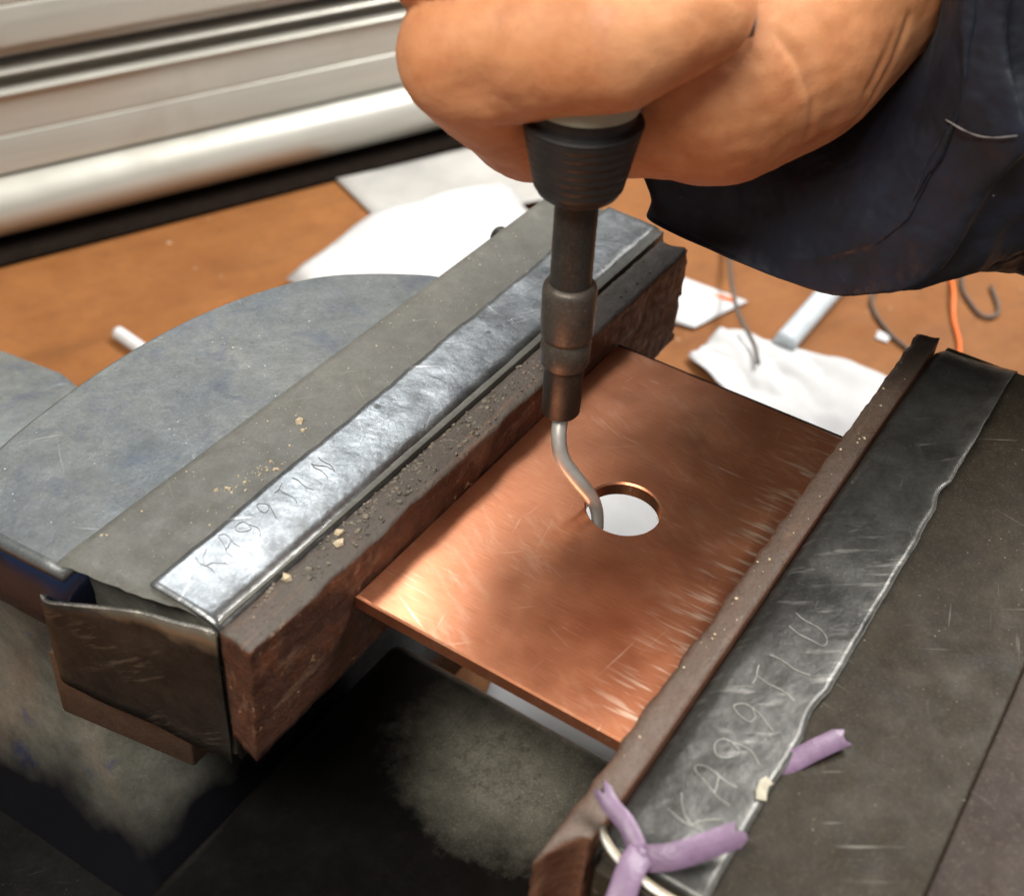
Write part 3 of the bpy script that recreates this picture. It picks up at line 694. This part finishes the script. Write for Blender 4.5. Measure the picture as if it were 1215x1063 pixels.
def sleeve():
    # (centre, radius): the cuff rolls softly over the wrist and widens up the arm
    cs = [((5.7, 0.20, 8.80), 2.3), ((4.9, 0.40, 8.65), 2.85), ((4.35, 0.48, 8.50), 3.40), ((4.15, 0.43, 8.38), 3.85), ((4.30, 0.30, 8.26), 4.25), ((4.80, 0.12, 8.16), 4.60), ((5.7, -0.15, 8.08), 4.90), ((7.0, -0.6, 8.05), 5.10), ((8.4, -1.1, 7.95), 5.4), ((10.5, -2.1, 7.6), 5.75), ((13.4, -3.5, 7.2), 6.1), ((18, -6.5, 6.8), 6.5), ((25, -11.5, 6.4), 7.0)]
    m = 10
    CC = spline([c[0] for c in cs], m); RR = [p.x for p in spline([(c[1], 0, 0) for c in cs], m)]
    a0, a1 = Vector((0.78, -0.14, -0.06)), Vector((0.86, -0.48, -0.1))
    CORNER = Vector((0, 0.40, -0.917)); SAG = Vector((-0.50, 0.05, -1.7))      # the cuff hangs low on its inner side
    rings = []; n = 140; sm = lambda x: (lambda t: t*t*(3-2*t))(max(0, min(1, x)))
    for i, (c, r_) in enumerate(zip(CC, RR)):
        s_ = i/m; d = a0.lerp(a1, sm((s_-5)/4)).normalized(); u = Vector((0, 0, 1)); u = (u-d*u.dot(d)).normalized(); w = d.cross(u); ring = []
        for j in range(n):
            a = 2*math.pi*j/n; dr = u*math.cos(a)+w*math.sin(a); q = c+dr*r_
            g = sm((s_-2.3)/1.5)
            fo = g*0.95*(0.35-abs(noise.noise(q*0.33+Vector((3, 1, 2)))))+g*0.75*(0.3-abs(noise.noise(Vector((q.x*0.75, q.y*0.75, q.z*0.5)))))
            sp = s_+0.35*math.sin(a*2+0.5)+0.2*math.sin(a*5)
            fo -= 0.30*math.exp(-((sp-3.05)/0.32)**2)-0.12*math.exp(-((sp-2.4)/0.35)**2)+0.22*math.exp(-((sp-4.5)/0.4)**2)-0.16*math.exp(-((sp-3.8)/0.35)**2)
            fo -= 0.20*g*math.exp(-((sp-7.2)/0.5)**2)
            fo += 0.05*fn(q, 1.1, 2)*sm((s_-1)/2)
            q = q+dr*fo+SAG*sm((s_-1.6)/1.6)*(1-sm((s_-4.8)/3.5))*max(0, dr.dot(CORNER))**2
            fl = 4.0+0.06*math.sin(q.x*1.7)-1.7*sm((q.x-4.5)/6)          # the underside hangs nearly level
            if q.z < fl+0.5: q.z = fl+0.5-0.5*(1-math.exp(-(fl+0.5-q.z)/0.5))
            yl = 2.15+0.9*max(0, q.z-4.3)                                   # blunt inner end of the cuff
            if q.y > yl-0.4 and s_ < 9: q.y = yl-0.4+0.4*(1-math.exp(-(q.y-yl+0.4)/0.4))
            ring.append(q)
        rings.append(ring)
    return loft(rings, False)
v, f = sleeve()
o = link_mesh('jacket_sleeve', v, f, M['cloth'], person, True)
o.modifiers.new('thick', 'SOLIDIFY').thickness = 0.06*U
v, f = tube([(3.50, -3.09, 7.84), (3.30, -3.43, 7.85), (3.33, -3.71, 7.81), (3.30, -3.98, 7.88), (3.28, -4.29, 8.02)], lambda t: 0.006+0.010*abs(math.sin(t*9)), 6, 6)
link_mesh('seam', v, f, M['seamthread'], person, True)

# ------------------------------------------------------------------ purple rubber strips
def strip_piece(pts, w, th, nrm, ragged=True, seed=0):
    P = spline(pts, 5); nn0 = Vector(nrm).normalized(); rows = []; rnd = random.Random(seed)
    for i, p in enumerate(P):
        d = (P[min(i+1, len(P)-1)]-P[max(i-1, 0)]).normalized(); s_ = nn0.cross(d).normalized(); row = []
        for j in range(5):
            b = j/4-0.5; e = Vector((0, 0, 0))
            if ragged and i == len(P)-1: e = d*rnd.choice((-0.10, -0.05, 0.0, 0.04, 0.08))
            row.append(tuple(p+s_*w*b+nn0*0.04*math.cos(b*math.pi)+e))
        rows.append(row)
    return sheet(rows, th, nrm)
tie = thing('rubber_tie', (-7.2, -4.1, 0.9), 'purple rubber tie knotted at the near end of the dull dark strip', 'rubber tie')
for pts, w, nrm, sd in (([(-7.15, -4.05, 1.10), (-6.98, -3.75, 1.22), (-6.85, -3.40, 1.26), (-6.72, -3.18, 1.34)], 0.30, (-0.6, -0.3, 0.75), 1),
                        ([(-7.18, -4.12, 1.12), (-7.55, -4.14, 1.12), (-8.0, -4.22, 0.95), (-8.7, -4.3, 0.55)], 0.46, (-0.35, -0.2, 0.9), 2),
                        ([(-7.22, -4.22, 1.08), (-7.05, -4.55, 1.22), (-6.72, -4.82, 1.26), (-6.42, -5.05, 1.30), (-6.28, -5.18, 1.34)], 0.42, (-0.4, -0.45, 0.8), 3)):
    v, f = strip_piece(pts, w*0.9, 0.06, nrm, True, sd); bevel(link_mesh('tail', v, f, M['purple'], tie, True), 0.02, 2)
v, f = lathe((-7.2, -4.05, 1.03), (0, -1, 0.1), [(-0.06, 0.04), (-0.03, 0.12), (0.06, 0.15), (0.15, 0.12), (0.19, 0.04)], 16); link_mesh('knot', v, f, M['purple'], tie, True)
v, f = strip_piece([(-4.62, -4.95, 0.80), (-4.30, -5.22, 0.83), (-3.95, -5.45, 0.93), (-3.52, -5.72, 1.00)], 0.34, 0.12, (-0.3, -0.25, 0.9), True, 5)
o = link_mesh('rubber_strip', v, f, M['purple'], None, True, label='purple rubber strip end poking out under the torn edge of the dark strip', cat='rubber strip'); bevel(o, 0.03, 2)

# ------------------------------------------------------------------ aluminium roller shutter standing behind the bench top
sh0 = Vector((10.26, 33.26, BZ)); sd = Vector((0.9206, -0.3903, 0)); sn = Vector((-0.3903, -0.9206, 0))
shut = thing('roller_shutter', tuple(sh0+sd*30), 'ribbed pale aluminium roller shutter standing at the back of the bench', 'shutter')
def prof_strip(name, prof, mat=None, t0=-40, t1=95):
    rings = []
    for t in (t0, t1): rings.append([sh0+sd*t+sn*a+Vector((0, 0, z)) for a, z in prof])
    v, f = loft(rings); o = link_mesh(name, v, f, mat or M['alu'], shut); bevel(o, 0.06, 2); return o
arc = [(1.45*math.cos(a)-0.3, 2.1+1.3*math.sin(a)) for a in [math.radians(-95+190*k/20) for k in range(21)]]
prof_strip('bottom_tube', [(-1.4, 0.9)]+arc+[(-1.4, 3.4)])
prof_strip('shadow_strip', [(-1.4, 0.02), (1.15, 0.02), (1.25, 0.2), (1.0, 0.45), (-1.4, 0.85)], M['tubeshadow'])  # shadow under the bottom tube, built as a dark strip
def slat(zb, k):
    return [(-1.6, zb), (0.15, zb), (0.28, zb+0.12), (0.12, zb+1.50), (0.05, zb+1.54), (0.10, zb+1.60), (-0.08, zb+3.0), (0.10, zb+3.08), (0.14, zb+3.18), (0.0, zb+3.26), (-0.9, zb+3.30), (-0.9, zb+3.72), (-0.15, zb+3.76), (0.05, zb+3.90), (-0.1, zb+4.02), (-1.1, zb+4.06), (-1.6, zb+4.06)]
for k in range(4): prof_strip('slat', slat(3.42+k*4.95, k))
for k in range(4): prof_strip('joint_rib', [(-1.6, 3.42+k*4.95+4.18), (-0.95, 3.42+k*4.95+4.18), (-0.55, 3.42+k*4.95+4.35), (-0.55, 3.42+k*4.95+4.75), (-0.95, 3.42+k*4.95+4.92), (-1.6, 3.42+k*4.95+4.92)])

# ------------------------------------------------------------------ papers and bits lying on the bench
def paper(name, poly, z, mat, label, cat, curl=None, group=None, res=14):
    """a quadrilateral sheet, corners in order, bent by curl(s, t)"""
    a, b, c, d = [Vector((*p, z)) for p in poly]; rows = []
    for i in range(res+1):
        s_ = i/res; r_ = []
        for j in range(res+1):
            t = j/res; p = a.lerp(b, t).lerp(d.lerp(c, t), s_); p.z += (curl(s_, t) if curl else 0)+0.05*fn(p, 0.25, 3)+0.06; r_.append(tuple(p))
        rows.append(r_)
    v, f = sheet(rows, 0.03, (0, 0, 1)); return link_mesh(name, v, f, mat, None, True, label=label, cat=cat, group=group)
paper('paper_sheet', [(23.6, 26.8), (21.6, 22.4), (28.9, 16.2), (32.6, 21.0)], BZ, M['paper2'], 'greyish folded paper lying flat against the foot of the shutter', 'paper', lambda s, t: 0.9*abs(s-0.22) if s > 0.22 else 0.5*(0.22-s), 'papers on the bench')
paper('paper_sheet', [(15.5, 22.6), (13.0, 17.0), (24.0, 13.8), (27.0, 19.2)], BZ, M['paper'], 'bright white paper curling up behind the left jaw of the vise', 'paper', lambda s, t: 1.3*math.sin(math.pi*s)*(0.4+0.6*(1-t))+0.3*(1-t)+0.9*abs(noise.noise(Vector((s*2.6, t*2.2, 1.7)))), 'papers on the bench')
paper('paper_sheet', [(20.9, 7.2), (23.6, 6.6), (24.1, 0.2), (16.0, -1.0)], BZ, M['paper'], 'crumpled white paper on the bench beyond the far edge of the copper plate', 'paper', lambda s, t: 0.2+0.9*abs(noise.noise(Vector((s*2.1, t*2.3, 0.3))))+0.25*abs(noise.noise(Vector((s*5, t*5, 4)))), 'papers on the bench', 40)
paper('paper_sheet', [(1.2, 3.9), (14, 8.2), (18, -2), (1.2, -3)], BZ, M['paper'], 'white paper on the bench seen through the hole of the copper plate', 'paper', lambda s, t: 0.05+0.1*math.sin(5*t+2*s), 'papers on the bench')
paper('paper_scrap', [(22.6, 9.6), (25.9, 10.4), (26.0, 7.0), (22.9, 7.9)], BZ, M['paper'], 'twisted white scrap with a pointed end beside the end of the left jaw', 'paper scrap', lambda s, t: 0.9*math.sin(math.pi*t)*(1-s)+0.1)
paper('paper_scrap', [(26.9, 1.8), (27.5, 1.9), (27.4, 1.3), (26.9, 1.3)], BZ, M['paper'], 'tiny white paper scrap beside the grey cable on the bench', 'paper scrap', None, None, 4)
v, f = tube([(24.0, 4.42, BZ+0.45), (24.25, 4.42, BZ+0.47), (31.5, 4.39, BZ+0.47)], lambda t: 0.47*min(1, 0.55+t*9), 16, 6)
link_mesh('marker_pen', v, f, M['pen'], None, True, label='pale blue white plastic pen lying on the bench under the sleeve', cat='pen')
def cable(name, pts, r, mat, label, cat):
    v, f = tube(pts, r, 8, 8); return link_mesh(name, v, f, mat, None, True, label=label, cat=cat)
zc = BZ+0.14
cable('cable', [(31, 10.5, zc), (27.9, 8.84, zc+.4), (25.4, 7.6, zc+0.9), (23.5, 6.45, zc+1.0), (22.2, 5.2, zc+0.9), (21.2, 4.5, zc+0.8)], 0.09, M['cableblack'], 'thin dark cable running across the crumpled white paper', 'cable')
cable('cable', [(32.5, 2.2, zc), (30.9, 2.9, zc), (29.6, 2.95, zc), (28.5, 2.4, zc), (27.4, 1.3, zc), (26.5, 0, zc), (24, -2, zc)], 0.08, M['cableblack'], 'grey brown cable curving beside the pale pen toward the right jaw', 'cable')
cable('cable', [(34.5, 1.4, zc), (33.0, 0.65, zc), (31.6, 0.15, zc+.2), (30.2, -0.35, zc), (28.6, -1.1, zc), (27, -1.6, zc)], 0.085, M['cableorange'], 'bright orange wire on the bench behind the right jaw', 'wire')
cable('cable', [(33.6, 0.4, zc), (32.4, -0.1, zc), (31.3, -1.0, zc), (31.15, -1.5, zc), (31.7, -1.75, zc), (32.5, -1.5, zc), (33.6, -0.9, zc)], 0.08, M['cableblack'], 'looped grey brown cable end to the right of the orange wire', 'cable')
v, f = tube([(8.95, 25.2, BZ+0.25), (8.85, 24.6, BZ+0.27), (8.7, 23.6, BZ+0.25)], 0.26, 10, 4)
link_mesh('chalk_stub', v, f, M['paper'], None, True, label='short white stub lying on the bench behind the vise', cat='stub')
v, f = tube([(24.5, 9.0, BZ+0.2), (25.2, 8.2, BZ+0.25), (25.6, 7.4, BZ+0.2)], 0.16, 8, 4)
link_mesh('red_wire', v, f, M['cableorange'], None, True, label='short red wire piece under the twisted white scrap', cat='wire')

# ------------------------------------------------------------------ chips and filings
def chip_vf(c, s, rnd):
    vs = []; k = rnd.randint(5, 7); a0 = rnd.uniform(0, 6.28)
    for lv, (h, q) in enumerate(((0, 1.0), (0.55, 0.75))):
        for j in range(k):
            a = a0+2*math.pi*j/k; r_ = s*q*rnd.uniform(0.6, 1.25); vs.append((c[0]+r_*math.cos(a), c[1]+r_*math.sin(a), c[2]+h*s*rnd.uniform(0.7, 1.3)))
    fs = [tuple(range(k))[::-1], tuple(range(k, 2*k))]+[(j, (j+1) % k, k+(j+1) % k, k+j) for j in range(k)]
    return vs, fs
rnd = random.Random(3)
for (x, y, s, lab) in ((-5.95, 3.40, 0.12, 'pale flat chip on the left liner, nearest the camera end'), (-4.75, 3.22, 0.10, 'pale chip in the thick of the filings on the left liner'), (-4.55, 3.38, 0.09, 'yellowish chip among filings against the bright strip'), (-2.55, 5.95, 0.10, 'tan chip on the grey jaw bar behind the bright strip'), (-2.75, 5.72, 0.06, 'smaller tan chip on the grey jaw bar beside the bright strip')):
    v, f = chip_vf((x, y, 0.95 if y < 3.6 else 0.935), s, rnd); link_mesh('chip', v, f, M['chip'], label=lab, cat='chip', group='loose chips on the left jaw')
vs = []; fs = []
def scatter(n, fx, s0, s1):
    global vs, fs
    for _ in range(n):
        x, y, z = fx(); a, b = chip_vf((x, y, z), s0+(s1-s0)*rnd.random()**3, rnd); o_ = len(vs); vs += a; fs += [tuple(i+o_ for i in q) for q in b]
scatter(1100, lambda: (lambda x: (x, 3.50-abs(rnd.gauss(0, 0.22)) if rnd.random() < .7 else rnd.uniform(2.95, 3.5), 0.915))(rnd.choice((rnd.gauss(-3.6, 1.2), rnd.gauss(-0.8, 1.6), rnd.uniform(-7, 7)))), 0.010, 0.062)
vs = [(x, max(2.93, y), z) for x, y, z in vs]
link_mesh('metal_filings', vs, fs, M['grit'], label='grey and tan filings scattered along the dusty left liner', cat='filings', kind='stuff')
vs = []; fs = []
scatter(150, lambda: (rnd.uniform(-7.5, 6), rnd.uniform(5.3, 6.7), 0.935), 0.006, 0.028)
scatter(40, lambda: (rnd.gauss(-4.3, 0.45), rnd.gauss(5.6, 0.12), 0.935), 0.012, 0.05)
link_mesh('dust_specks', vs, fs, M['chip'], label='fine pale specks lying over the grey steel jaw bar', cat='specks', kind='stuff')
vs = []; fs = []
scatter(45, lambda: (rnd.uniform(-7, 7), rnd.uniform(-3.35, -3.0), 0.93), 0.010, 0.035)
link_mesh('dust_specks', vs, fs, M['chip'], label='sparse pale specks lying on the right fibre board', cat='specks', kind='stuff')
